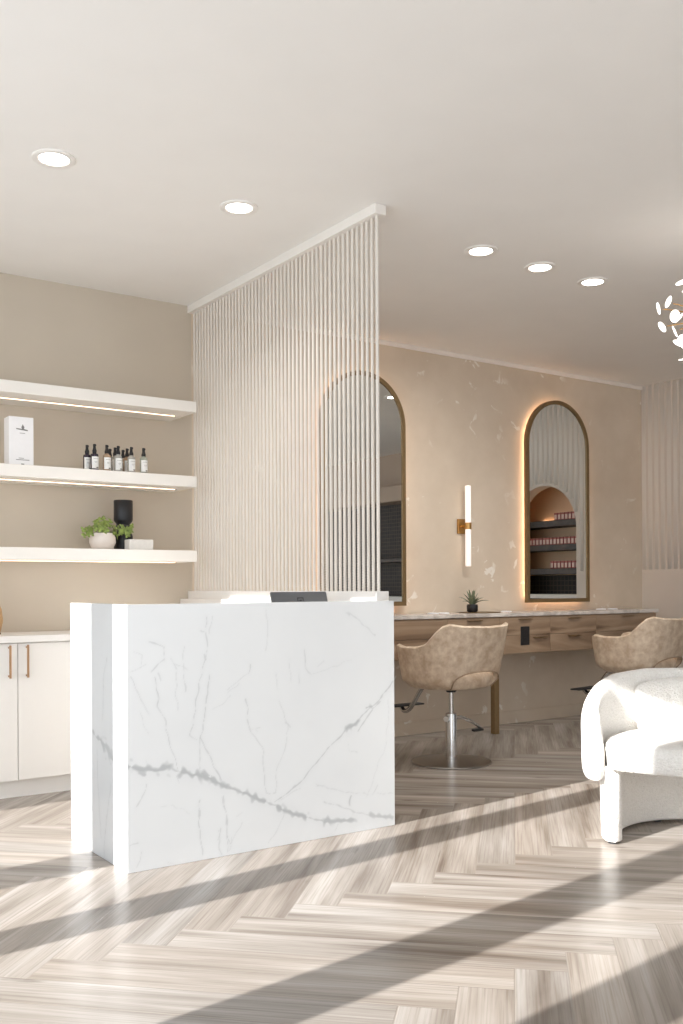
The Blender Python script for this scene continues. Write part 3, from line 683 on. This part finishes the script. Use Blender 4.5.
# ------------------------------------------------------------------ base cabinet
t = thing('base_cabinet', 'white two-door base cabinet with slim rose gold bar handles', 'cabinet', (1.635, 5.60, 0))
bm = B(); box(bm, -.60, .60, .02, YB-5.60-.002, .10, .892); box(bm, -.60, .60, .05, .08, 0, .10); obj('carcass', bm, M['white'], t)
for s in (-1, 1):
    bm = B(); box(bm, min(s*.002, s*.598), max(s*.002, s*.598), 0, .0195, .105, .888, .0015); d = obj('door', bm, M['white'], t)
    x = s*.050; bm = B(); box(bm, x-.006, x+.006, -.034, -.024, .692, .886-.006, .002)
    for z in (.704, .866): box(bm, x-.005, x+.005, -.026, .0, z-.005, z+.005)
    obj('handle', bm, M['rose'], d)['label'] = 'slim rose gold bar handle'
tag(obj('cabinet_top', box(B(), 1.03, 2.238, 5.585, YB-.002, .893, .932, .003), M['white']), 'white slab top lying on the base cabinet', 'worktop')
t = thing('vase', 'tan vase on the cabinet top, cut off by the left edge', 'vase', (1.545, 5.86, .9325))
obj('body', lathe(B(), [(.001, 0), (.06, 0), (.062, .012), (.068, .03), (.078, .08), (.070, .15), (.052, .19), (.048, .20), (.044, .20), (.05, .185), (.001, .18)], 36), M['wicker'], t, True)
obj('foot', lathe(B(), [(.001, -.0), (.066, -.0), (.066, .010), (.001, .011)], 36), M['brass'], t, True)
# ------------------------------------------------------------------ styling counter
VF = 5.70
tag(obj('styling_counter', box(B(), 3.04, 7.555, VF-.012, YB-.016, .955, .986, .004), M['quartz']), 'long pale stone counter top running below both arched mirrors', 'counter')
edges = [3.4, 4.97, 5.53, 6.12, 6.70, 7.53]
labs = ['wide wooden drawer unit emerging from behind the marble desk, nearest the desk', 'wooden drawer unit with a brass leg, below the small potted plant', 'wooden drawer unit with a black socket panel, between the two styling chairs', 'wooden drawer unit left of the farther styling chair, below the right mirror', 'wooden drawer unit at the right end, behind the farther styling chair']
for i, (a, b_) in enumerate(zip(edges, edges[1:])):
    w = b_-a
    t = thing('mounted_drawer_unit', labs[i], 'drawers', (a, VF, .648), 0, 'wooden drawer units under the counter')
    obj('carcass', box(B(), .001, w-.001, .021, YB-VF-.017, 0, .306), M['walnut'], t)
    socket = (i == 2)
    for z0, z1 in ((.002, .150), (.153, .304)):
        x0 = .001
        d = obj('drawer', box(B(), x0, w-.001, 0, .0205, z0, z1, .0015), M['walnut'], t)
        px = w/2 if not socket else (.285 if z0 > .1 else .46)
        bm = B(); box(bm, px-.075, px+.075, -.022, .0, z1-.022, z1-.018, .001); box(bm, px-.075, px+.075, -.022, -.020, z1-.025, z1-.018, .0008)
        obj('pull', bm, M['brass'], d)['label'] = 'thin brass edge pull'
    if socket:
        s = obj('socket_panel', box(B(), .235, .335, -.006, -.0005, .068, .222, .002), M['black'], t); s['label'] = 'black power socket panel'
        for zz in (.11, .18): obj('socket', box(B(), .262, .308, -.0075, -.006, zz-.02, zz+.02, .001), M['blackvase'], s)
    if i == 1:
        bm = B(); box(bm, w-.030, w+.020, .03, .08, -.648, -.001, .003); obj('leg', bm, M['brass'], t)['label'] = 'square brass support leg'
    if i == 4:
        bm = B(); box(bm, w-.06, w-.01, .03, .08, -.648, -.001, .003); obj('leg', bm, M['brass'], t)['label'] = 'square brass support leg'
# flush tool rings in the counter
def ring(x, y, label):
    bm = B(); n = 28
    loft(bm, [[(r*math.cos(2*PI*i/n), r*math.sin(2*PI*i/n), z) for i in range(n)] for r, z in ((.046, 0), (.046, .007), (.040, .011), (.032, .009), (.001, .008))], True, False, True)
    tag(obj('tool_holder', bm, M['paper'], None, True, (x, y, .9862)), label, 'tool holder', 'round tool holders set in the counter')
ring(4.96, 5.86, 'round pale tool holder, left of a pair below the left mirror')
ring(5.07, 5.86, 'round pale tool holder, right of a pair below the left mirror')
ring(5.80, 5.90, 'round pale tool holder just right of the round tray')
ring(7.00, 5.90, 'round pale tool holder, left of a pair below the right mirror')
ring(7.16, 5.90, 'round pale tool holder, right of a pair below the right mirror')
# tray and plant
tag(obj('tray', lathe(B(), [(.001, 0), (.165, 0), (.171, .002), (.173, .006), (.169, .006), (.164, .0045), (.001, .0045)], 48), M['brass'], None, True, (5.49, 5.89, .9862)), 'round brass tray on the counter under the plant', 'tray')
t = thing('potted_succulent', 'small spiky grey-green plant in a black pot on the tray', 'plant', (5.415, 5.90, .9925))
obj('pot', lathe(B(), [(.001, 0), (.036, 0), (.045, .010), (.047, .05), (.044, .064), (.039, .064), (.038, .05), (.001, .048)], 28), M['blackvase'], t, True)
rnd = random.Random(11); bm = B()
for i in range(19):
    th = i*2.4+rnd.uniform(-.3, .3); tilt = .12+1.15*(i/19); Ln = rnd.uniform(.10, .155)
    d = Vector((math.cos(th)*math.sin(tilt), math.sin(th)*math.sin(tilt), math.cos(tilt)))
    pts = bez((d.x*.012, d.y*.012, .05), (d.x*.03, d.y*.03, .05+.05), tuple(Vector((0, 0, .06))+d*Ln*.8), tuple(Vector((0, 0, .06))+d*Ln+Vector((0, 0, -.02*tilt))), 8)
    side = Vector((-math.sin(th), math.cos(th), 0)); rings = []
    for j, p in enumerate(pts):
        w = .013*(1-(j/8)**2.2)+.0008; nn = d.cross(side)
        rings.append([p+side*w, p+nn*w*.35, p-side*w, p-nn*w*.35])
    loft(bm, rings)
obj('leaves', bm, M['leaf2'], t, True)

# ------------------------------------------------------------------ arched mirrors
def arch_path(w, z0, ztop, n=40, inset=0):
    """closed outline, counter-clockwise seen from the front, in (x,z)"""
    h = w/2-inset; sp = ztop-w/2
    return [(-h, z0+inset), (h, z0+inset)]+[(h*math.cos(PI*i/n), sp+h*math.sin(PI*i/n)) for i in range(n+1)]
def mirror(x, w, z0, z1, label):
    t = thing('arched_mirror', label, 'mirror', (x, YB, z0), 0, 'arched wall mirrors')
    H = z1-z0
    po, pi_ = arch_path(w, 0, H), arch_path(w, 0, H, inset=.034)
    bm = B(); y0, y1 = -.075, -.04
    R = [[(a, y1, b) for a, b in po], [(a, y0, b) for a, b in po], [(a, y0, b) for a, b in pi_], [(a, y1, b) for a, b in pi_]]
    vv = [[bm.verts.new(p) for p in r] for r in R]; n = len(po)
    for k in range(4):
        a, b = vv[k], vv[(k+1) % 4]
        for i in range(n): bm.faces.new((a[i], a[(i+1) % n], b[(i+1) % n], b[i]))
    obj('frame', bm, M['brass'], t)
    g = arch_path(w, 0, H, inset=.033)
    bm = B(); loft(bm, [[(a, -.066, b) for a, b in g], [(a, -.045, b) for a, b in g]]); obj('mirror_glass', bm, M['mirror'], t)
    # light strip round the back edge
    c = arch_path(w, 0, H, inset=.045)
    c2 = arch_path(w, 0, H, inset=.075)
    bm = B()
    loftr = [[(a, -.040, b) for a, b in c], [(a, -.022, b) for a, b in c], [(a, -.022, b) for a, b in c2], [(a, -.040, b) for a, b in c2]]
    vv = [[bm.verts.new(p) for p in r] for r in loftr]
    for k in range(4):
        a, b = vv[k], vv[(k+1) % 4]
        for i in range(n): bm.faces.new((a[i], a[(i+1) % n], b[(i+1) % n], b[i]))
    obj('backlight', bm, M['halo'], t)
    c = arch_path(w, 0, H, inset=.10)
    bm = B(); loft(bm, [[(a, -.041, b) for a, b in c], [(a, -.001, b) for a, b in c]]); obj('back_panel', bm, M['black'], t)
mirror(4.432, .81, 1.052, 2.882, 'tall arched brass-framed mirror partly behind the rope screen')
mirror(6.607, .815, 1.058, 2.882, 'tall arched brass-framed mirror on the right, reflecting product shelves')

# ------------------------------------------------------------------ wall sconce
t = thing('wall_sconce', 'vertical white tube wall lamp with brass bracket between mirrors', 'wall lamp', (5.49, YB, 1.71))
obj('back_plate', box(B(), -.048, .048, -.02, -.001, -.062, .062, .003), M['gold'], t)
bm = B(); tube(bm, [(0, -.02, 0), (0, -.062, 0)], .012, 14); obj('bracket', bm, M['gold'], t, True)
obj('collar', lathe(B(), [(.0245, -.028), (.029, -.028), (.029, .028), (.0245, .028)], 28, (0, -.088, 0)), M['gold'], t, True)
obj('tube', lathe(B(), [(.001, -.338), (.021, -.338), (.024, -.334), (.024, .334), (.021, .338), (.001, .338)], 28, (0, -.088, 0)), M['tubeglow'], t, True)

# ------------------------------------------------------------------ styling chairs
def spow(x, p): return math.copysign(abs(x)**p, x)
def styling_chair(x, y, rz, label, lift=0):
    t = thing('styling_chair', label, 'chair', (x, y, 0), rz, 'tan salon styling chairs')
    A_, B_ = .34, .305
    def plan(be, k):
        s, c = math.sin(be), math.cos(be)
        return Vector((A_*k*spow(s, .78), -B_*k*spow(c, .78), 0))
    def top(bd):
        z = interp(bd, [0, 30, 46, 56, 66, 78, 90, 105, 118, 132, 142, 148], [.905, .912, .925, .908, .86, .79, .768, .765, .775, .776, .765, .71])
        return z
    def bot(bd):
        z = .505
        if bd < 40: z += .115*math.sqrt(max(0, 1-(bd/40)**2))**.8
        return z
    NB, NV = 96, 18
    def pt(i, v, off):
        bd = -148+296*i/NB; be = math.radians(bd); ab = abs(bd)
        zt, zb = top(ab), bot(ab)
        z = zb+(zt-zb)*v
        q = (z-.505)/.42
        k = .86+.15*max(0, min(1, q))**.6+.03*q
        # rounded underside
        k -= .09*max(0, 1-(z-.505)/.05)**2
        p = plan(be, k)
        lean = -.05*max(0, q)*max(0, math.cos(be))
        n = Vector((p.x/A_**2, p.y/B_**2, 0)).normalized()
        p = p-n*off; p.y = p.y*(1.16 if p.y > 0 else 1)+lean; p.z = z
        return p
    bm = B(); th = .034
    rings = []
    for i in range(NB+1):
        o_ = [pt(i, j/NV, 0) for j in range(NV+1)]
        n_ = [pt(i, 1-j/NV, th) for j in range(NV+1)]
        tp = (o_[-1]+n_[0])/2+Vector((0, 0, .012)); bt = (o_[0]+n_[-1])/2-Vector((0, 0, .008))
        rings.append(o_+[tp]+n_+[bt])
    loft(bm, rings)
    sh = obj('seat_shell', bm, M['leather'], t, True)
    # piping round the rear cut-out
    bm = B(); pts = []
    for i in range(int(NB*.5-14), int(NB*.5+15)): pts.append(pt(i, 0, -.002)-Vector((0, 0, .004)))
    tube(bm, pts, .0045, 8); obj('piping', bm, M['walnut'], sh, True)
    bm = B(); rings = []
    for z, k in ((.50, .60), (.492, .74), (.502, .80), (.54, .86), (.575, .86), (.598, .80), (.606, .62), (.608, .1)):
        rings.append([plan(2*PI*i/48, k)+Vector((0, .015, z)) for i in range(48)])
    loft(bm, rings); obj('seat', bm, M['leather'], t, True)
    bm = B(); box(bm, -.10, .10, -.09, .09, .478, .491, .004); lathe(bm, [(.001, .455), (.030, .455), (.045, .478), (.001, .479)], 20); obj('seat_plate', bm, M['black'], t, True)
    obj('gas_rod', lathe(B(), [(.001, .27), (.0155, .27), (.0155, .460), (.001, .460)], 20), M['chrome'], t, True)
    bm = B(); lathe(bm, [(.001, .018), (.040, .018), (.040, .325), (.037, .336), (.022, .340), (.001, .340)], 32)
    tube(bm, [(-.036, 0, .30), (-.060, -.012, .30)], .020, 14); obj('hydraulic_column', bm, M['chrome'], t, True)
    obj('base', lathe(B(), [(.001, 0), (.268, 0), (.273, .004), (.270, .010), (.20, .016), (.06, .022), (.001, .022)], 64), M['steel'], t, True)
    bm = B(); tube(bm, bez((.03, -.01, .305), (.08, -.02, .315), (.15, -.03, .28), (.235, -.045, .222), 12), [.015]*4+[.013]*5+[.011]*4, 12); lv = obj('pump_lever', bm, M['chrome'], t, True)
    bm = B(); box(bm, .155, .250, -.068, -.036, .200, .218, .006); obj('pedal', bm, M['black'], lv, True)
    bm = B(); tube(bm, [Vector(p) for p in ((-.02, .16, .495), (-.02, .26, .47))]+bez((-.02, .28, .455), (-.02, .36, .36), (-.02, .40, .27), (-.02, .47, .285), 12)+[Vector((-.02, .50, .315))], .0165, 12); fr = obj('footrest', bm, M['chrome'], t, True)
    bm = B(); box(bm, -.19, .15, .43, .52, .318, .330, .005); obj('foot_plate', bm, M['black'], fr, True)
    for o in t.children:
        if o.name.split('.')[0] in ('seat_shell', 'seat', 'seat_plate', 'footrest', 'gas_rod'): o.location.z = lift
    return t
styling_chair(4.39, 5.0, math.radians(3), 'tan leather styling chair nearer the marble desk, chrome pedestal visible', .025)
styling_chair(6.33, 4.95, math.radians(9), 'tan leather styling chair farther right, behind the white armchair', .032)

# ------------------------------------------------------------------ white armchair; local +x is forward
ac = thing('armchair', 'round white boucle armchair standing half in the sunlight at right', 'armchair', (3.98, 2.70, 0), math.radians(210))
def arc_pt(bd, r, z):        # bd = angle from the back
    a = PI+math.radians(bd); return Vector((r*math.cos(a), r*math.sin(a), z))
def arm_top(b): return interp(abs(b), [0, 40, 60, 75, 89, 100, 109, 114, 118], [.772, .772, .752, .712, .652, .58, .50, .435, .39])
bm = B(); rings = []; E_ = 118; NSEG = 100; NP = 28
for i in range(NSEG+1):
    bd = -E_+2*E_*i/NSEG; ab = abs(bd)
    e = (E_-ab)/9.0; k = math.sqrt(max(.02, 1-(1-min(1, e))**2))
    zt = arm_top(bd); zb = .295
    zc, hz = (zt+zb)/2, (zt-zb)/2*(.86+.14*k)
    rc, hr = .545, .050*k
    ring_ = []
    for j in range(NP):
        q = 2*PI*j/NP
        cx, cz = spow(math.cos(q), .55), spow(math.sin(q), .55)
        z = zc+hz*cz
        flare = .0 if ab > 95 else .012*(z-.3)/.4
        ring_.append(arc_pt(bd, rc+hr*cx+flare, z))
    rings.append(ring_)
loft(bm, rings); obj('back_and_arms', bm, M['boucle'], ac, 'all')
# inner back cushion with soft creases
bm = B(); rings = []
for i in range(61):
    bd = -54+108*i/60; e = min(1, (54-abs(bd))/34); k = math.sqrt(max(.02, 1-(1-e)**2))
    crease = .003*math.sin(bd*.55)+.002*math.sin(bd*1.3+1)
    ring_ = []
    for j in range(20):
        q = 2*PI*j/20; cx, cz = spow(math.cos(q), .8), spow(math.sin(q), .8)
        z = .57+(.10+.06*k)*cz
        ring_.append(arc_pt(bd, .455+.03*(z-.42)/.3+.05*k*cx-crease*max(0, -cx), z))
    rings.append(ring_)
loft(bm, rings); obj('back_cushion', bm, M['boucle'], ac, 'all')
# seat cushion: D-shaped plan
def seat_outline(inset):
    pts = []; r = .486-inset; f = .268-inset
    for i in range(49):
        bd = -116+232*i/48; pts.append((r*math.cos(PI+math.radians(bd)), r*math.sin(PI+math.radians(bd))))
    y0 = pts[-1][1]; x0 = pts[-1][0]
    n = 16; ya, yb = pts[-1][1], pts[0][1]
    for i in range(n+1):
        s = i/n; y = ya+(yb-ya)*s; pts.append((f+.05*(1-(2*s-1)**2)-(.012 if i in (0, n) else 0), y))
    return pts
bm = B(); rings = []
for z, ins in ((.352, .03), (.354, .012), (.366, 0), (.44, -.004), (.462, .006), (.474, .026), (.480, .06), (.483, .12), (.484, .25)):
    rings.append([(a, b, z) for a, b in seat_outline(ins)])
loft(bm, rings); obj('seat_cushion', bm, M['boucle'], ac, 'all')
# curved plinth wall that carries it, open at the front
bm = B(); rings = []; E2 = 117
for i in range(81):
    bd = -E2+2*E2*i/80; e = min(1, (E2-abs(bd))/5); k = math.sqrt(max(.05, 1-(1-e)**2))
    prof = []
    for z, dr in ((.012, -.008), (.02, 0), (.20, .004), (.36, .008)): prof.append((.462+.043*k+dr, z))
    for z, dr in ((.36, 0), (.20, 0), (.02, 0), (.012, .008)): prof.append((.462-.043*k+dr, z))
    rings.append([arc_pt(bd, r, z) for r, z in prof])
loft(bm, rings); obj('plinth', bm, M['boucle'], ac, True)
for bd in (-112, -40, 40, 112):
    p = arc_pt(bd, .462, 0); obj('foot_glide', lathe(B(), [(.001, 0), (.022, 0), (.022, .014), (.001, .014)], 16, (p.x, p.y, 0)), M['black'], ac, True)

# ------------------------------------------------------------------ chandelier of frosted discs
ch = thing('chandelier', 'brass branch chandelier with round frosted discs at the right edge', 'chandelier', (4.80, 3.14, ZC))
obj('canopy', lathe(B(), [(.001, -.025), (.055, -.025), (.06, -.018), (.06, -.001), (.001, -.001)], 32), M['gold'], ch, True)
bm = B(); tube(bm, [(0, 0, -.02), (0, 0, -.56)], .006, 10); obj('stem', bm, M['gold'], ch, True)
rnd = random.Random(21)
dirs = []
for i in range(54):
    z = 1-2*(i+.5)/54; r = math.sqrt(1-z*z); a = i*2.39996; dirs.append(Vector((r*math.cos(a), r*math.sin(a), z)))
bmd = B(); lathe(bmd, [(.001, -.002), (.031, -.002), (.0335, 0), (.031, .002), (.001, .002)], 28)
disc = None
for i, d in enumerate(dirs):
    R_ = rnd.uniform(.27, .38); p = Vector((d.x*R_, d.y*R_, d.z*R_*.66-.48))
    bm = B(); tube(bm, bez((0, 0, -.46-.1*rnd.random()), (d.x*.1, d.y*.1, -.48+d.z*.02), tuple(p*.72+Vector((0, 0, -.13))), tuple(p), 8), .0028, 6)
    ar = obj('branch', bm, M['gold'], ch, True)
    if disc is None: disc = obj('disc', bmd, M['disc'], ar, True)
    else:
        disc2 = disc.copy(); disc2.parent = ar; COL.objects.link(disc2)
    o = disc if i == 0 else disc2
    n = (d+Vector((rnd.uniform(-.5, .5), rnd.uniform(-.5, .5), rnd.uniform(-.7, .7)))).normalized()
    o.location = p+d*.028; o.rotation_euler = n.to_track_quat('Z', 'Y').to_euler()

# ------------------------------------------------------------------ what the mirrors show on the right-hand wall
XN = XR+.02
rows = ((1.865, 1.935, 1), (1.60, 1.665, 2), (1.335, 1.40, 3))
slabs = ['top dark shelf in the arched recess, seen in the right mirror', 'middle dark shelf in the arched recess, seen in the right mirror', 'lowest dark shelf in the arched recess, seen in the right mirror']
rl = ['red and white carton in the row on the top recess shelf', 'red and white carton in the long row on the middle recess shelf', 'red and white carton in the row on the lowest recess shelf']
for q, (z0, z1, k) in enumerate(rows):
    tag(obj('recess_shelf', box(B(), XN+.16, XR+.459, NY0-.29, NY1+.29, z0, z1, .003), M['darkwood']), slabs[q], 'shelf', 'dark shelves in the arched recess')
    if q == 0: obj('light_strip', box(B(), XR+.44, XR+.455, NY0+.05, NY1-.05, 1.937, 1.947), M['halo'], bpy.data.objects['recess_shelf'])
box0 = None
def colour_box(x, y, z, label, grp):
    global box0
    if box0 is None:
        t = bpy.data.objects.new('colour_carton', None); link(t)
        obj('carton_body', box(B(), -.055, .0, -.0225, .0225, 0, .082, .0015), M['boxred'], t)
        obj('front_label', box(B(), -.0565, -.0552, -.0165, .0165, .010, .060), M['boxtop'], t)
        box0 = t; c = t
    else:
        c = box0.copy(); COL.objects.link(c)
        for chd in list(box0.children):
            e = chd.copy(); e.parent = c; COL.objects.link(e)
    c.location = (x, y, z); tag(c, label, 'box', grp)
for q, (ya, yb) in enumerate(((4.66, 5.4), (4.02, 5.4), (4.60, 5.4))):
    y = ya
    while y < yb:
        if not (q == 1 and False): colour_box(XR+.27, y, rows[q][1]+.0005, rl[q], rl[q].replace('red and white carton in', 'cartons in'))
        y += .052
tag(obj('recess_worktop', box(B(), XR+.02, XR+.459, NY0+.01, NY1-.01, 1.07, 1.115, .004), M['stone']), 'pale worktop low in the arched recess, seen in the right mirror', 'worktop')
# alcove furniture, a dim view in the left mirror
t = thing('wash_unit', 'dark wash-area cabinet with pale top, reflected in the left mirror', 'cabinet', (XA-.45, 1.3, 0))
obj('body', box(B(), -.05, .42, -1.8, 1.2, 0, .985, .004), M['darkwood'], t)
obj('top', box(B(), -.08, .42, -1.82, 1.22, .985, 1.07, .004), M['stone'], t)
tag(obj('wall_shelf', box(B(), XA-.30, XA-.021, -.5, 2.4, 1.56, 1.61, .003), M['darkwood']), 'long dark shelf on the tiled wall reflected in the left mirror', 'shelf')

# ------------------------------------------------------------------ light and camera
sun = bpy.data.lights.new('sun', 'SUN'); sun.energy = SUN; sun.angle = math.radians(.55); sun.color = (1, .985, .965)
so = bpy.data.objects.new('sun', sun); COL.objects.link(so)
el, az = math.radians(24), math.radians(6.3)
Ld = Vector((math.cos(el)*math.cos(az), math.cos(el)*math.sin(az), -math.sin(el)))
so.rotation_euler = Ld.to_track_quat('-Z', 'Y').to_euler(); so.location = (-6, 2, 6)
w = bpy.data.worlds.new('sky'); S.world = w; w.use_nodes = True
bg = w.node_tree.nodes['Background']; bg.inputs['Color'].default_value = (.84, .92, 1, 1); bg.inputs['Strength'].default_value = SKY
def spot(x, y, e, tilt=0):
    l = bpy.data.lights.new('downlight_beam', 'SPOT'); l.energy = e; l.spot_size = math.radians(120); l.spot_blend = .8; l.shadow_soft_size = .045; l.color = (1, .975, .94)
    o = bpy.data.objects.new('downlight_beam', l); o.location = (x, y, ZC-.02); o.rotation_euler = (math.radians(tilt), 0, 0); COL.objects.link(o)
for x, y in ((1.443, 4.354), (2.415, 4.380), (3.895, 4.155), (4.397, 4.166), (4.888, 4.174), (6.14, 4.24)): spot(x, y, SPOT*(4.2 if x > 3 else 1.5), 0 if x > 6 else 30 if x > 3 else 10)
def portal(loc, rot, sx, sy):
    l = bpy.data.lights.new('window_portal', 'AREA'); l.shape = 'RECTANGLE'; l.size = sx; l.size_y = sy; l.cycles.is_portal = True
    o = bpy.data.objects.new('window_portal', l); o.location = loc; o.rotation_euler = rot; COL.objects.link(o)
portal((XL-.05, .3, 1.53), (0, -PI/2, 0), 2.94, 9.6)
portal((3.8, YF-.05, 1.49), (PI/2, 0, 0), 9.6, 2.86)

cam = bpy.data.cameras.new('camera'); co = bpy.data.objects.new('camera', cam); COL.objects.link(co)
f, v0, yaw, roll, pitch = 965.165604, 585.442013, .607931058, -.0047852445, .00213176845
cam.sensor_fit = 'HORIZONTAL'; cam.sensor_width = 36; cam.lens = 36*f/683; cam.shift_y = (v0-512)/683; cam.clip_start = .02
F = Vector((math.sin(yaw), math.cos(yaw), 0)); R = Vector((math.cos(yaw), -math.sin(yaw), 0)); U = Vector((0, 0, 1))
F2 = F*math.cos(pitch)+U*math.sin(pitch); U2 = U*math.cos(pitch)-F*math.sin(pitch)
R3 = R*math.cos(roll)+U2*math.sin(roll); U3 = U2*math.cos(roll)-R*math.sin(roll)
mt = Matrix((R3, U3, -F2)).transposed().to_4x4(); mt.translation = (0, 0, 1.2)
co.matrix_world = mt; S.camera = co
S.view_settings.view_transform = 'Standard'; S.view_settings.look = 'None'; S.view_settings.gamma = 1; S.view_settings.use_curve_mapping = False
S.view_settings.exposure = EXPO
S.cycles.use_denoising = True
S.cycles.max_bounces = 10; S.cycles.diffuse_bounces = 6; S.cycles.glossy_bounces = 5; S.cycles.transmission_bounces = 6
S.cycles.sample_clamp_indirect = 8; S.cycles.caustics_reflective = False; S.cycles.caustics_refractive = False
